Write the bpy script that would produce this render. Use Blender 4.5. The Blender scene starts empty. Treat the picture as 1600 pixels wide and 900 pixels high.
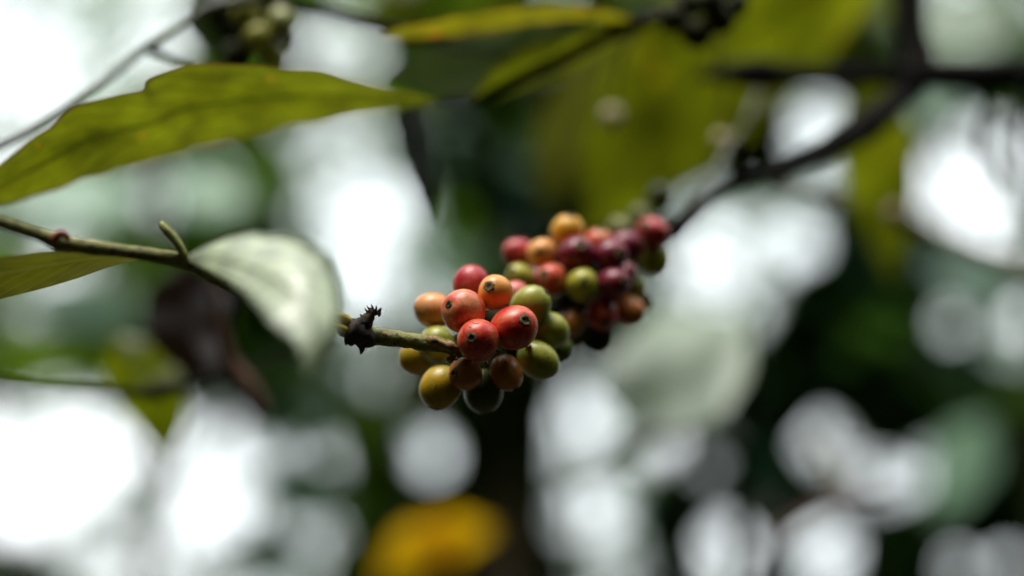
import bpy, math, random
import numpy as np
from mathutils import Vector, Matrix, Quaternion

random.seed(7)
rng = np.random.default_rng(11)
scene = bpy.context.scene
C = scene.collection

# ------------------------------------------------------------------ camera
PITCH = math.radians(16.0)
CAM = Vector((0.0, 0.0, 1.35))
FOCAL, SENSOR = 50.0, 36.0
FOCUS = 0.468
cam_data = bpy.data.cameras.new('camera')
cam_data.lens = FOCAL
cam_data.sensor_width = SENSOR
cam_data.clip_start = 0.01
cam_data.clip_end = 3000.0
cam_data.dof.use_dof = True
cam_data.dof.focus_distance = FOCUS
cam_data.dof.aperture_fstop = 1.8
cam = bpy.data.objects.new('camera', cam_data)
C.objects.link(cam)
cam.location = CAM
cam.rotation_euler = (math.pi / 2 + PITCH, 0.0, 0.0)
scene.camera = cam
RIGHT = Vector((1, 0, 0))
FWD = Vector((0, math.cos(PITCH), math.sin(PITCH)))
UP = Vector((0, -math.sin(PITCH), math.cos(PITCH)))
KPX = SENSOR / FOCAL / 1600.0            # metres per photo pixel, per metre of depth


def P(px, py, d):
    """point of the place seen at photo pixel (px, py), d metres away along the view axis"""
    return CAM + FWD * d + RIGHT * ((px - 800.0) * KPX * d) + UP * ((450.0 - py) * KPX * d)


# ------------------------------------------------------------------ sky and sun
SUN_EL, SUN_AZ = math.radians(75), math.radians(218)     # azimuth clockwise from +Y
world = bpy.data.worlds.new('World')
scene.world = world
world.use_nodes = True
wn, wl = world.node_tree.nodes, world.node_tree.links
wn.clear()
w_out = wn.new('ShaderNodeOutputWorld')
w_bg = wn.new('ShaderNodeBackground')
w_sky = wn.new('ShaderNodeTexSky')
w_sky.sky_type = 'NISHITA'
w_sky.sun_disc = False
w_sky.sun_elevation = SUN_EL
w_sky.sun_rotation = SUN_AZ
w_sky.dust_density = 3.0
w_mix = wn.new('ShaderNodeMixRGB')
w_mix.inputs['Fac'].default_value = 0.88
w_co = wn.new('ShaderNodeTexCoord')
w_no = wn.new('ShaderNodeTexNoise')
w_no.inputs['Scale'].default_value = 3.0
w_no.inputs['Detail'].default_value = 5.0
w_ra = wn.new('ShaderNodeValToRGB')
w_ra.color_ramp.elements[0].position = 0.3
w_ra.color_ramp.elements[0].color = (18.8, 20.6, 21.2, 1)
w_ra.color_ramp.elements[1].position = 0.7
w_ra.color_ramp.elements[1].color = (22.6, 23.4, 23.8, 1)
wl.new(w_co.outputs['Generated'], w_no.inputs['Vector'])
wl.new(w_no.outputs['Fac'], w_ra.inputs['Fac'])
wl.new(w_sky.outputs['Color'], w_mix.inputs[1])
wl.new(w_ra.outputs['Color'], w_mix.inputs[2])
wl.new(w_mix.outputs['Color'], w_bg.inputs['Color'])
w_bg.inputs['Strength'].default_value = 0.10
wl.new(w_bg.outputs['Background'], w_out.inputs['Surface'])

sun_data = bpy.data.lights.new('sun', 'SUN')
sun_data.energy = 4.2
sun_data.angle = math.radians(24)
sun_data.color = (1.0, 0.96, 0.90)
sun = bpy.data.objects.new('sun', sun_data)
C.objects.link(sun)
s_dir = Vector((math.sin(SUN_AZ) * math.cos(SUN_EL), math.cos(SUN_AZ) * math.cos(SUN_EL), math.sin(SUN_EL)))
sun.rotation_euler = (-s_dir).to_track_quat('-Z', 'Y').to_euler()
sun.location = (0, 0, 6)

scene.view_settings.view_transform = 'Standard'
scene.view_settings.look = 'None'
scene.view_settings.exposure = 0.12
scene.view_settings.gamma = 1.0
scene.cycles.use_denoising = True
scene.cycles.max_bounces = 8
scene.cycles.sample_clamp_indirect = 6.0


# ------------------------------------------------------------------ materials
def new_mat(name):
    m = bpy.data.materials.new(name)
    m.use_nodes = True
    nt = m.node_tree
    nt.nodes.clear()
    out = nt.nodes.new('ShaderNodeOutputMaterial')
    return m, nt, out


def ramp(nt, stops, interp='LINEAR'):
    r = nt.nodes.new('ShaderNodeValToRGB')
    cr = r.color_ramp
    cr.interpolation = interp
    while len(cr.elements) < len(stops):
        cr.elements.new(0.5)
    for e, (p, c) in zip(cr.elements, stops):
        e.position = p
        e.color = c if len(c) == 4 else (*c, 1)
    return r


def noise(nt, vec, scale, detail=3.0, rough=0.5):
    n = nt.nodes.new('ShaderNodeTexNoise')
    n.inputs['Scale'].default_value = scale
    n.inputs['Detail'].default_value = detail
    n.inputs['Roughness'].default_value = rough
    if vec is not None:
        nt.links.new(vec, n.inputs['Vector'])
    return n


def mixc(nt, fac, a, b, mode='MIX'):
    m = nt.nodes.new('ShaderNodeMixRGB')
    m.blend_type = mode
    for sock, v in ((m.inputs['Fac'], fac), (m.inputs['Color1'], a), (m.inputs['Color2'], b)):
        if isinstance(v, (int, float)):
            sock.default_value = v
        elif isinstance(v, tuple):
            sock.default_value = (*v[:3], 1)
        else:
            nt.links.new(v, sock)
    return m


def math_node(nt, op, a, b=0.0, c=0.0):
    m = nt.nodes.new('ShaderNodeMath')
    m.operation = op
    for i, v in enumerate((a, b, c)):
        if isinstance(v, (int, float)):
            m.inputs[i].default_value = v
        else:
            nt.links.new(v, m.inputs[i])
    return m


def rand_vec(nt, scale=1.0):
    """object coordinates shifted by a per-object random offset"""
    tc = nt.nodes.new('ShaderNodeTexCoord')
    oi = nt.nodes.new('ShaderNodeObjectInfo')
    mul = nt.nodes.new('ShaderNodeVectorMath')
    mul.operation = 'MULTIPLY_ADD'
    comb = nt.nodes.new('ShaderNodeCombineXYZ')
    nt.links.new(oi.outputs['Random'], comb.inputs[0])
    nt.links.new(oi.outputs['Random'], comb.inputs[2])
    mul.inputs[0].default_value = (0, 0, 0)
    nt.links.new(comb.outputs[0], mul.inputs[0])
    mul.inputs[1].default_value = (37.0, 0, 17.0)
    nt.links.new(tc.outputs['Object'], mul.inputs[2])
    return tc, mul.outputs[0]


_cherry_mats = {}


def cherry_mat(name, main, second, stem, blush=0.5, rough=0.32, spec=0.32):
    """skin: main colour broken up by patches and streaks of the second, stem colour at the stalk end.
    Cherry meshes are unit sized, scaled by the object, calyx at +Z."""
    if name in _cherry_mats:
        return _cherry_mats[name]
    m, nt, out = new_mat(name)
    L = nt.links
    b = nt.nodes.new('ShaderNodeBsdfPrincipled')
    tc, v = rand_vec(nt)
    big = noise(nt, v, 1.3, 3.0, 0.55)
    st_map = nt.nodes.new('ShaderNodeMapping')
    st_map.inputs['Scale'].default_value = (5.0, 5.0, 1.1)
    L.new(v, st_map.inputs['Vector'])
    streak = noise(nt, st_map.outputs[0], 1.6, 6.0, 0.7)
    add = math_node(nt, 'MULTIPLY_ADD', streak.outputs['Fac'], 0.55, big.outputs['Fac'])
    r1 = ramp(nt, [(0.55 + 0.25 * blush, (0, 0, 0)), (0.82 + 0.25 * blush, (1, 1, 1))])
    L.new(add.outputs[0], r1.inputs['Fac'])
    c1 = mixc(nt, r1.outputs['Color'], main, second)
    sep = nt.nodes.new('ShaderNodeSeparateXYZ')
    L.new(tc.outputs['Object'], sep.inputs[0])
    zz = math_node(nt, 'MULTIPLY_ADD', big.outputs['Fac'], -0.6, sep.outputs['Z'])
    r2 = ramp(nt, [(0.0, (1, 1, 1)), (0.62, (0, 0, 0))])
    zz2 = math_node(nt, 'ADD', zz.outputs[0], 1.2)
    L.new(zz2.outputs[0], r2.inputs['Fac'])
    c2 = mixc(nt, r2.outputs['Color'], c1.outputs[0], stem)
    # corky specks and rubbed marks
    vo = nt.nodes.new('ShaderNodeTexVoronoi')
    vo.inputs['Scale'].default_value = 7.0
    L.new(v, vo.inputs['Vector'])
    sp = ramp(nt, [(0.05, (1, 1, 1)), (0.11, (0, 0, 0))])
    L.new(vo.outputs['Distance'], sp.inputs['Fac'])
    keep = noise(nt, v, 1.9, 2.0)
    kr = ramp(nt, [(0.46, (0, 0, 0)), (0.56, (1, 1, 1))])
    L.new(keep.outputs['Fac'], kr.inputs['Fac'])
    spk = math_node(nt, 'MULTIPLY', sp.outputs['Color'], kr.outputs['Color'])
    spk2 = math_node(nt, 'MULTIPLY', spk.outputs[0], 0.8)
    c3 = mixc(nt, spk2.outputs[0], c2.outputs[0], (0.05, 0.03, 0.012))
    smu_map = nt.nodes.new('ShaderNodeMapping')
    smu_map.inputs['Scale'].default_value = (2.2, 2.2, 6.0)
    smu_map.inputs['Rotation'].default_value = (0.6, 0.3, 0.0)
    L.new(v, smu_map.inputs['Vector'])
    smu = noise(nt, smu_map.outputs[0], 2.0, 7.0, 0.75)
    sr = ramp(nt, [(0.56, (0, 0, 0)), (0.70, (1, 1, 1))])
    L.new(smu.outputs['Fac'], sr.inputs['Fac'])
    smf = math_node(nt, 'MULTIPLY', sr.outputs['Color'], 0.7)
    c4 = mixc(nt, smf.outputs[0], c3.outputs[0], (0.10, 0.06, 0.025))
    ln_map = nt.nodes.new('ShaderNodeMapping')
    ln_map.inputs['Scale'].default_value = (11.0, 11.0, 3.0)
    L.new(v, ln_map.inputs['Vector'])
    ln = noise(nt, ln_map.outputs[0], 1.5, 5.0, 0.7)
    lr = ramp(nt, [(0.54, (0, 0, 0)), (0.66, (1, 1, 1))])
    L.new(ln.outputs['Fac'], lr.inputs['Fac'])
    lf = math_node(nt, 'MULTIPLY', lr.outputs['Color'], 0.38)
    pale = mixc(nt, 0.7, c4.outputs[0], tuple(min(0.75, x * 1.15 + 0.02) for x in second))
    c4 = mixc(nt, lf.outputs[0], c4.outputs[0], pale.outputs[0])
    L.new(c4.outputs[0], b.inputs['Base Color'])
    fine = noise(nt, v, 16.0, 4.0, 0.6)
    rr = math_node(nt, 'MULTIPLY_ADD', fine.outputs['Fac'], 0.22, rough - 0.11)
    L.new(rr.outputs[0], b.inputs['Roughness'])
    bump = nt.nodes.new('ShaderNodeBump')
    bump.inputs['Strength'].default_value = 0.12
    bump.inputs['Distance'].default_value = 0.02
    hsum = math_node(nt, 'MULTIPLY_ADD', smu.outputs['Fac'], 0.8, fine.outputs['Fac'])
    L.new(hsum.outputs[0], bump.inputs['Height'])
    L.new(bump.outputs[0], b.inputs['Normal'])
    b.inputs['Specular IOR Level'].default_value = spec
    b.inputs['Coat Weight'].default_value = 0.12 if spec > 0.2 else 0.0
    b.inputs['Coat Roughness'].default_value = 0.14
    L.new(b.outputs[0], out.inputs['Surface'])
    _cherry_mats[name] = m
    return m


RED = cherry_mat('skin_red', (0.50, 0.014, 0.014), (0.62, 0.13, 0.05), (0.55, 0.20, 0.05), 0.55)
CRIM = cherry_mat('skin_crimson', (0.40, 0.012, 0.025), (0.55, 0.10, 0.08), (0.40, 0.12, 0.04), 0.6)
CORAL = cherry_mat('skin_coral', (0.58, 0.05, 0.025), (0.66, 0.28, 0.12), (0.60, 0.28, 0.08), 0.5)
ORANGE = cherry_mat('skin_orange', (0.72, 0.27, 0.04), (0.70, 0.34, 0.10), (0.62, 0.34, 0.06), 0.4)
PALE = cherry_mat('skin_pale_orange', (0.74, 0.33, 0.14), (0.70, 0.26, 0.06), (0.62, 0.30, 0.05), 0.35)
YELLOW = cherry_mat('skin_yellow', (0.50, 0.29, 0.010), (0.36, 0.26, 0.02), (0.30, 0.26, 0.03), 0.5)
GOLD = cherry_mat('skin_gold', (0.66, 0.29, 0.012), (0.70, 0.36, 0.03), (0.55, 0.30, 0.02), 0.5)
GREEN = cherry_mat('skin_green', (0.25, 0.26, 0.025), (0.34, 0.33, 0.05), (0.20, 0.24, 0.03), 0.5)
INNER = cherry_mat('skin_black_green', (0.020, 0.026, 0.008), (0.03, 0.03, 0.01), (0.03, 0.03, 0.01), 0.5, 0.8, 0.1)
LIME = cherry_mat('skin_yellow_green', (0.31, 0.29, 0.02), (0.40, 0.36, 0.05), (0.25, 0.26, 0.03), 0.5)
PURPLE = cherry_mat('skin_purple', (0.15, 0.008, 0.028), (0.21, 0.012, 0.028), (0.16, 0.014, 0.012), 0.6)
PINK = cherry_mat('skin_pink', (0.58, 0.14, 0.11), (0.50, 0.06, 0.06), (0.55, 0.20, 0.08), 0.55)
BROWN = cherry_mat('skin_brown', (0.44, 0.13, 0.022), (0.50, 0.20, 0.04), (0.25, 0.14, 0.02), 0.45)
DARKG = cherry_mat('skin_dark_green', (0.06, 0.08, 0.014), (0.10, 0.11, 0.02), (0.08, 0.10, 0.02), 0.5)
UNRIPE = cherry_mat('skin_unripe', (0.36, 0.38, 0.12), (0.44, 0.44, 0.18), (0.30, 0.34, 0.10), 0.5)
BUFF = cherry_mat('skin_buff', (0.45, 0.40, 0.16), (0.66, 0.50, 0.28), (0.5, 0.45, 0.2), 0.5)


def scar_mat():
    m, nt, out = new_mat('calyx_scar')
    L = nt.links
    b = nt.nodes.new('ShaderNodeBsdfPrincipled')
    tc, v = rand_vec(nt)
    sep = nt.nodes.new('ShaderNodeSeparateXYZ')
    L.new(tc.outputs['Object'], sep.inputs[0])
    x2 = math_node(nt, 'MULTIPLY', sep.outputs['X'], sep.outputs['X'])
    r2 = math_node(nt, 'MULTIPLY_ADD', sep.outputs['Y'], sep.outputs['Y'], x2.outputs[0])
    r = math_node(nt, 'SQRT', r2.outputs[0])
    n = noise(nt, v, 7.0, 5.0, 0.8)
    rn = math_node(nt, 'MULTIPLY_ADD', n.outputs['Fac'], 0.34, r.outputs[0])
    cr = ramp(nt, [(0.17, (0.010, 0.007, 0.004)), (0.27, (0.04, 0.025, 0.008)), (0.31, (0.34, 0.26, 0.08)),
                   (0.44, (0.42, 0.26, 0.07)), (0.52, (0.12, 0.05, 0.014))])
    L.new(rn.outputs[0], cr.inputs['Fac'])
    n2 = noise(nt, v, 14.0, 3.0, 0.8)
    k = ramp(nt, [(0.50, (0, 0, 0)), (0.58, (1, 1, 1))])
    L.new(n2.outputs['Fac'], k.inputs['Fac'])
    f = math_node(nt, 'MULTIPLY', k.outputs['Color'], 0.75)
    c = mixc(nt, f.outputs[0], cr.outputs['Color'], (0.02, 0.012, 0.006))
    L.new(c.outputs[0], b.inputs['Base Color'])
    b.inputs['Roughness'].default_value = 0.75
    bump = nt.nodes.new('ShaderNodeBump')
    bump.inputs['Strength'].default_value = 0.9
    bump.inputs['Distance'].default_value = 0.03
    L.new(n2.outputs['Fac'], bump.inputs['Height'])
    L.new(bump.outputs[0], b.inputs['Normal'])
    L.new(b.outputs[0], out.inputs['Surface'])
    return m


SCAR = scar_mat()


def bark_mat(name, c_a, c_b, c_c, rough=0.6, scale=220.0, spec=0.4):
    m, nt, out = new_mat(name)
    L = nt.links
    b = nt.nodes.new('ShaderNodeBsdfPrincipled')
    tc = nt.nodes.new('ShaderNodeTexCoord')
    v = tc.outputs['Object']
    n1 = noise(nt, v, scale * 0.45, 4.0, 0.6)
    n2 = noise(nt, v, scale * 2.2, 4.0, 0.7)
    r1 = ramp(nt, [(0.40, (0, 0, 0)), (0.62, (1, 1, 1))])
    L.new(n1.outputs['Fac'], r1.inputs['Fac'])
    r2 = ramp(nt, [(0.54, (0, 0, 0)), (0.63, (1, 1, 1))])
    L.new(n2.outputs['Fac'], r2.inputs['Fac'])
    a = mixc(nt, r1.outputs['Color'], c_a, c_b)
    c = mixc(nt, r2.outputs['Color'], a.outputs[0], c_c)
    L.new(c.outputs[0], b.inputs['Base Color'])
    b.inputs['Roughness'].default_value = rough
    b.inputs['Specular IOR Level'].default_value = spec
    bump = nt.nodes.new('ShaderNodeBump')
    bump.inputs['Strength'].default_value = 0.6
    bump.inputs['Distance'].default_value = 0.0012
    L.new(n2.outputs['Fac'], bump.inputs['Height'])
    L.new(bump.outputs[0], b.inputs['Normal'])
    L.new(b.outputs[0], out.inputs['Surface'])
    return m


TWIG = bark_mat('green_twig_bark', (0.20, 0.19, 0.035), (0.13, 0.13, 0.03), (0.06, 0.035, 0.02))
TAN = bark_mat('tan_bark', (0.36, 0.20, 0.07), (0.24, 0.13, 0.05), (0.05, 0.03, 0.015), 0.7, 400.0)
DARK = bark_mat('shade_dark_bark', (0.009, 0.008, 0.007), (0.007, 0.007, 0.006), (0.022, 0.017, 0.011), 0.95, 220.0, 0.08)  # near-black base carries the shade on undersides seen from below
KNOT = bark_mat('knot_bark', (0.030, 0.020, 0.020), (0.085, 0.055, 0.035), (0.010, 0.008, 0.012), 0.85, 420.0)
GREYTWIG = bark_mat('grey_twig_bark', (0.20, 0.20, 0.16), (0.13, 0.13, 0.11), (0.06, 0.06, 0.05), 0.7)
BUFFTWIG = bark_mat('buff_twig_bark', (0.26, 0.19, 0.11), (0.20, 0.13, 0.07), (0.10, 0.06, 0.03), 0.7)
RUST = bark_mat('rust_bark', (0.10, 0.040, 0.015), (0.07, 0.028, 0.012), (0.05, 0.02, 0.012), 0.7, 90.0)
TRUNK = bark_mat('trunk_bark', (0.20, 0.13, 0.075), (0.13, 0.11, 0.06), (0.09, 0.06, 0.035), 0.9, 14.0)
BUDRED = bark_mat('red_bud', (0.35, 0.07, 0.02), (0.25, 0.05, 0.02), (0.10, 0.03, 0.01), 0.5, 500.0)


def leaf_mat(name, top, trans, mix=0.45, rough=0.35, spot=None, vein=None, mottle=0.35, spec=0.5, scale=60.0, spot_at=0.66, rim=None, rim_at=0.545):
    m, nt, out = new_mat(name)
    L = nt.links
    b = nt.nodes.new('ShaderNodeBsdfPrincipled')
    t = nt.nodes.new('ShaderNodeBsdfTranslucent')
    mx = nt.nodes.new('ShaderNodeMixShader')
    mx.inputs['Fac'].default_value = mix
    tc, v = rand_vec(nt)
    n = noise(nt, v, scale, 4.0, 0.6)
    lo = 1.0 - mottle
    hi = 1.0 + mottle
    r = ramp(nt, [(0.30, (lo, lo, lo)), (0.72, (hi, hi, hi * 0.8))])
    L.new(n.outputs['Fac'], r.inputs['Fac'])
    ct = mixc(nt, 1.0, r.outputs['Color'], top, 'MULTIPLY')
    cr = mixc(nt, 1.0, r.outputs['Color'], trans, 'MULTIPLY')
    if vein:
        uv = nt.nodes.new('ShaderNodeUVMap')
        sep = nt.nodes.new('ShaderNodeSeparateXYZ')
        L.new(uv.outputs[0], sep.inputs[0])
        av = math_node(nt, 'SUBTRACT', sep.outputs['Y'], 0.5)
        av = math_node(nt, 'ABSOLUTE', av.outputs[0])
        mid = ramp(nt, [(0.018, (1, 1, 1)), (0.045, (0, 0, 0))])
        L.new(av.outputs[0], mid.inputs['Fac'])
        ph = math_node(nt, 'MULTIPLY_ADD', av.outputs[0], -0.55, sep.outputs['X'])
        ph = math_node(nt, 'MULTIPLY', ph.outputs[0], 11.0)
        fr = math_node(nt, 'FRACT', ph.outputs[0])
        fr = math_node(nt, 'SUBTRACT', fr.outputs[0], 0.5)
        fr = math_node(nt, 'ABSOLUTE', fr.outputs[0])
        sv = ramp(nt, [(0.03, (0.7, 0.7, 0.7)), (0.10, (0, 0, 0))])
        L.new(fr.outputs[0], sv.inputs['Fac'])
        vm = math_node(nt, 'MAXIMUM', mid.outputs['Color'], sv.outputs['Color'])
        vf = math_node(nt, 'MULTIPLY', vm.outputs[0], 0.6)
        cr = mixc(nt, vf.outputs[0], cr.outputs[0], vein)
        ct = mixc(nt, vf.outputs[0], ct.outputs[0], vein)
        bump = nt.nodes.new('ShaderNodeBump')
        bump.inputs['Strength'].default_value = 0.5
        bump.inputs['Distance'].default_value = 0.001
        bump.invert = True
        L.new(vm.outputs[0], bump.inputs['Height'])
        L.new(bump.outputs[0], b.inputs['Normal'])
    if spot:
        n3 = noise(nt, v, scale * 1.2, 5.0, 0.65)
        s = ramp(nt, [(spot_at, (0, 0, 0)), (spot_at + 0.06, (1, 1, 1))])
        L.new(n3.outputs['Fac'], s.inputs['Fac'])
        ct = mixc(nt, s.outputs['Color'], ct.outputs[0], spot)
        cr = mixc(nt, s.outputs['Color'], cr.outputs[0], spot)
    if rim:
        rn = math_node(nt, 'MULTIPLY_ADD', n.outputs['Fac'], 0.16, av.outputs[0])
        rr = ramp(nt, [(rim_at, (0, 0, 0)), (rim_at + 0.055, (1, 1, 1))])
        L.new(rn.outputs[0], rr.inputs['Fac'])
        ct = mixc(nt, rr.outputs['Color'], ct.outputs[0], rim)
        cr = mixc(nt, rr.outputs['Color'], cr.outputs[0], rim)
    L.new(ct.outputs[0], b.inputs['Base Color'])
    L.new(cr.outputs[0], t.inputs['Color'])
    b.inputs['Roughness'].default_value = rough
    b.inputs['Specular IOR Level'].default_value = spec
    L.new(b.outputs[0], mx.inputs[1])
    L.new(t.outputs[0], mx.inputs[2])
    L.new(mx.outputs[0], out.inputs['Surface'])
    return m


LEAF_A = leaf_mat('sunlit_leaf', (0.045, 0.060, 0.005), (0.105, 0.12, 0.003), 0.55, 0.4, (0.40, 0.17, 0.010), (0.018, 0.026, 0.002), 0.5, scale=55, spot_at=0.66, rim=(0.07, 0.03, 0.004), rim_at=0.53)
LEAF_B = leaf_mat('rusty_edged_leaf', (0.055, 0.06, 0.005), (0.17, 0.16, 0.004), 0.55, 0.4, (0.36, 0.13, 0.010), (0.03, 0.035, 0.004), 0.4, scale=90, spot_at=0.58, rim=(0.13, 0.045, 0.005), rim_at=0.49)
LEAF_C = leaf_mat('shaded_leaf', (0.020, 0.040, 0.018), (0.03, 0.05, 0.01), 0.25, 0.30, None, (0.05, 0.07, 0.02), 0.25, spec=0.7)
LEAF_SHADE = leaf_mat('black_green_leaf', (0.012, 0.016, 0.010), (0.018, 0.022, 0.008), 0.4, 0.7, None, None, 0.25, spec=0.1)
LEAF_D = leaf_mat('yellow_green_leaf', (0.04, 0.046, 0.004), (0.105, 0.12, 0.003), 0.6, 0.4, (0.30, 0.17, 0.006), (0.035, 0.038, 0.002), 0.75, scale=22, spot_at=0.64)
LEAF_GLARE = leaf_mat('sky_glare_leaf', (0.58, 0.66, 0.55), (0.52, 0.60, 0.30), 0.36, 0.34, None, (0.13, 0.17, 0.05), 0.55, 0.7, scale=80, rim=(0.08, 0.12, 0.018), rim_at=0.465)  # sky glare painted in as a near-white base colour inside a green rim
LEAF_OLIVE = leaf_mat('olive_leaf', (0.03, 0.036, 0.005), (0.060, 0.062, 0.003), 0.45, 0.35, None, (0.10, 0.11, 0.02), 0.35)
BG_BRIGHT2 = leaf_mat('lime_leaf', (0.09, 0.11, 0.005), (0.26, 0.30, 0.004), 0.55, 0.4, None, (0.12, 0.14, 0.004), 0.3)
LEAF_DEAD = leaf_mat('withered_leaf', (0.018, 0.012, 0.013), (0.03, 0.012, 0.006), 0.25, 0.7, (0.10, 0.04, 0.015), (0.03, 0.015, 0.01), 0.3)
LEAF_YELLOW = leaf_mat('yellowed_leaf', (0.56, 0.32, 0.004), (0.78, 0.46, 0.003), 0.45, 0.45, (0.45, 0.16, 0.01), (0.5, 0.34, 0.03), 0.2, scale=30)
LEAF_SHEEN = leaf_mat('sky_sheen_leaf', (0.27, 0.34, 0.27), (0.22, 0.29, 0.18), 0.4, 0.4, None, (0.3, 0.33, 0.22), 0.15)  # pale colour stands in for sky reflected off the blade


# ------------------------------------------------------------------ mesh helpers
def link(name, me, parent=None, mat=None):
    o = bpy.data.objects.new(name, me)
    C.objects.link(o)
    if mat is not None and not me.materials:
        me.materials.append(mat)
    if parent is not None:
        o.parent = parent
        o.matrix_parent_inverse = Matrix.Translation(-parent.location)
    return o


def empty(name, loc):
    o = bpy.data.objects.new(name, None)
    o.empty_display_size = 0.02
    C.objects.link(o)
    o.location = loc
    return o


def tag(o, label=None, cat=None, group=None, kind=None):
    if label:
        o['label'] = label
    if cat:
        o['category'] = cat
    if group:
        o['group'] = group
    if kind:
        o['kind'] = kind
    return o


def catmull(pts, n):
    """n samples along a smooth curve through pts (rows of any length)"""
    p = np.array(pts, float)
    k = len(p)
    if k == 2:
        t = np.linspace(0, 1, n)[:, None]
        return p[0] * (1 - t) + p[1] * t
    q = np.vstack([2 * p[0] - p[1], p, 2 * p[-1] - p[-2]])
    res = []
    for s in np.linspace(0, k - 1 - 1e-9, n):
        i = int(s)
        t = s - i
        a, b, c, d = q[i], q[i + 1], q[i + 2], q[i + 3]
        res.append(0.5 * ((2 * b) + (c - a) * t + (2 * a - 5 * b + 4 * c - d) * t * t + (3 * b - a - 3 * c + d) * t ** 3))
    return np.array(res)


def mesh_from(name, verts, faces, smooth=True):
    me = bpy.data.meshes.new(name)
    me.from_pydata([tuple(map(float, v)) for v in verts], [], faces)
    me.update()
    if smooth:
        me.polygons.foreach_set('use_smooth', [True] * len(me.polygons))
    return me


def tube_data(pts, n=24, sides=12, rough=0.08, seed=0):
    """pts: (x, y, z, r) rows -> vertices, faces of a lumpy tube with closed ends"""
    r_ = np.random.default_rng(seed)
    c = catmull(pts, n)
    lump = np.interp(np.arange(n), np.arange(0, n + 4, 4), r_.uniform(-1, 1, len(np.arange(0, n + 4, 4)))) * rough * 1.4
    V, F = [], []
    prev = None
    for i in range(n):
        t = Vector(c[min(i + 1, n - 1), :3] - c[max(i - 1, 0), :3]).normalized()
        if prev is None:
            a = t.orthogonal().normalized()
        else:
            a = (prev - t * prev.dot(t)).normalized()
        prev = a
        b = t.cross(a)
        o = Vector(c[i, :3])
        for j in range(sides):
            an = 2 * math.pi * j / sides
            rad = max(c[i, 3], 1e-5) * (1 + rough * r_.uniform(-1, 1) + lump[i])
            V.append(o + (a * math.cos(an) + b * math.sin(an)) * rad)
    for i in range(n - 1):
        for j in range(sides):
            F.append((i * sides + j, i * sides + (j + 1) % sides, (i + 1) * sides + (j + 1) % sides, (i + 1) * sides + j))
    V.append(Vector(c[0, :3]))
    V.append(Vector(c[-1, :3]))
    e0, e1 = len(V) - 2, len(V) - 1
    for j in range(sides):
        F.append((e0, (j + 1) % sides, j))
        F.append((e1, (n - 1) * sides + j, (n - 1) * sides + (j + 1) % sides))
    return V, F


def tube_px(name, pts, parent, mat, n=30, sides=12, rough=0.08, seed=0):
    """pts rows: (px, py, d, radius in photo pixels)"""
    rows = [(*P(x, y, d), r * KPX * d) for x, y, d, r in pts]
    V, F = tube_data(rows, n, sides, rough, seed)
    return link(name, mesh_from(name, V, F), parent, mat)


def leaf_px(name, mid, up, lo, parent, mat, dup=0.0, dlo=0.0, wave=0.0, n=36, m=12, seed=0, ragged=0.0):
    """a leaf blade: midrib rows (px, py, d), half widths in px on either side (profiles along the midrib),
    dup / dlo = how many metres nearer (-) or farther (+) the two margins stand than the midrib"""
    r_ = np.random.default_rng(seed)
    c = catmull(mid, n)
    ts = np.linspace(0, 1, n)
    wu = np.interp(ts, np.linspace(0, 1, len(up)), up)
    wl_ = np.interp(ts, np.linspace(0, 1, len(lo)), lo)
    # smooth the width profiles
    for _ in range(2):
        wu[1:-1] = (wu[:-2] + 2 * wu[1:-1] + wu[2:]) / 4
        wl_[1:-1] = (wl_[:-2] + 2 * wl_[1:-1] + wl_[2:]) / 4
    ph = r_.uniform(0, 6.28, 6)
    V, UV, F = [], [], []
    for i in range(n):
        t = c[min(i + 1, n - 1), :2] - c[max(i - 1, 0), :2]
        t = t / (np.linalg.norm(t) + 1e-9)
        nrm = np.array([t[1], -t[0]])          # left of the travel direction on screen (up for left-to-right)
        for j in range(m + 1):
            s = 2 * j / m - 1
            w = wu[i] if s > 0 else wl_[i]
            rag = 1 + ragged * (math.sin(ts[i] * 41 + ph[0]) * 0.5 + math.sin(ts[i] * 67 + ph[1]) * 0.5) * abs(s)
            q = c[i, :2] + nrm * s * w * rag
            dd = (dup if s > 0 else dlo) * abs(s) ** 1.4 * math.sin(math.pi * min(1, max(0, ts[i])) ** 0.8)
            dd += wave * abs(s) * math.sin(ts[i] * 17 + ph[2 if s > 0 else 3])
            V.append(P(q[0], q[1], c[i, 2] + dd))
            UV.append((ts[i], 0.5 + s / 2))
    for i in range(n - 1):
        for j in range(m):
            a = i * (m + 1) + j
            F.append((a, a + 1, a + m + 2, a + m + 1))
    me = mesh_from(name, V, F)
    uv = me.uv_layers.new(name='UVMap')
    for poly in me.polygons:
        for li in poly.loop_indices:
            uv.data[li].uv = UV[me.loops[li].vertex_index]
    return link(name, me, parent, mat)


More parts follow.
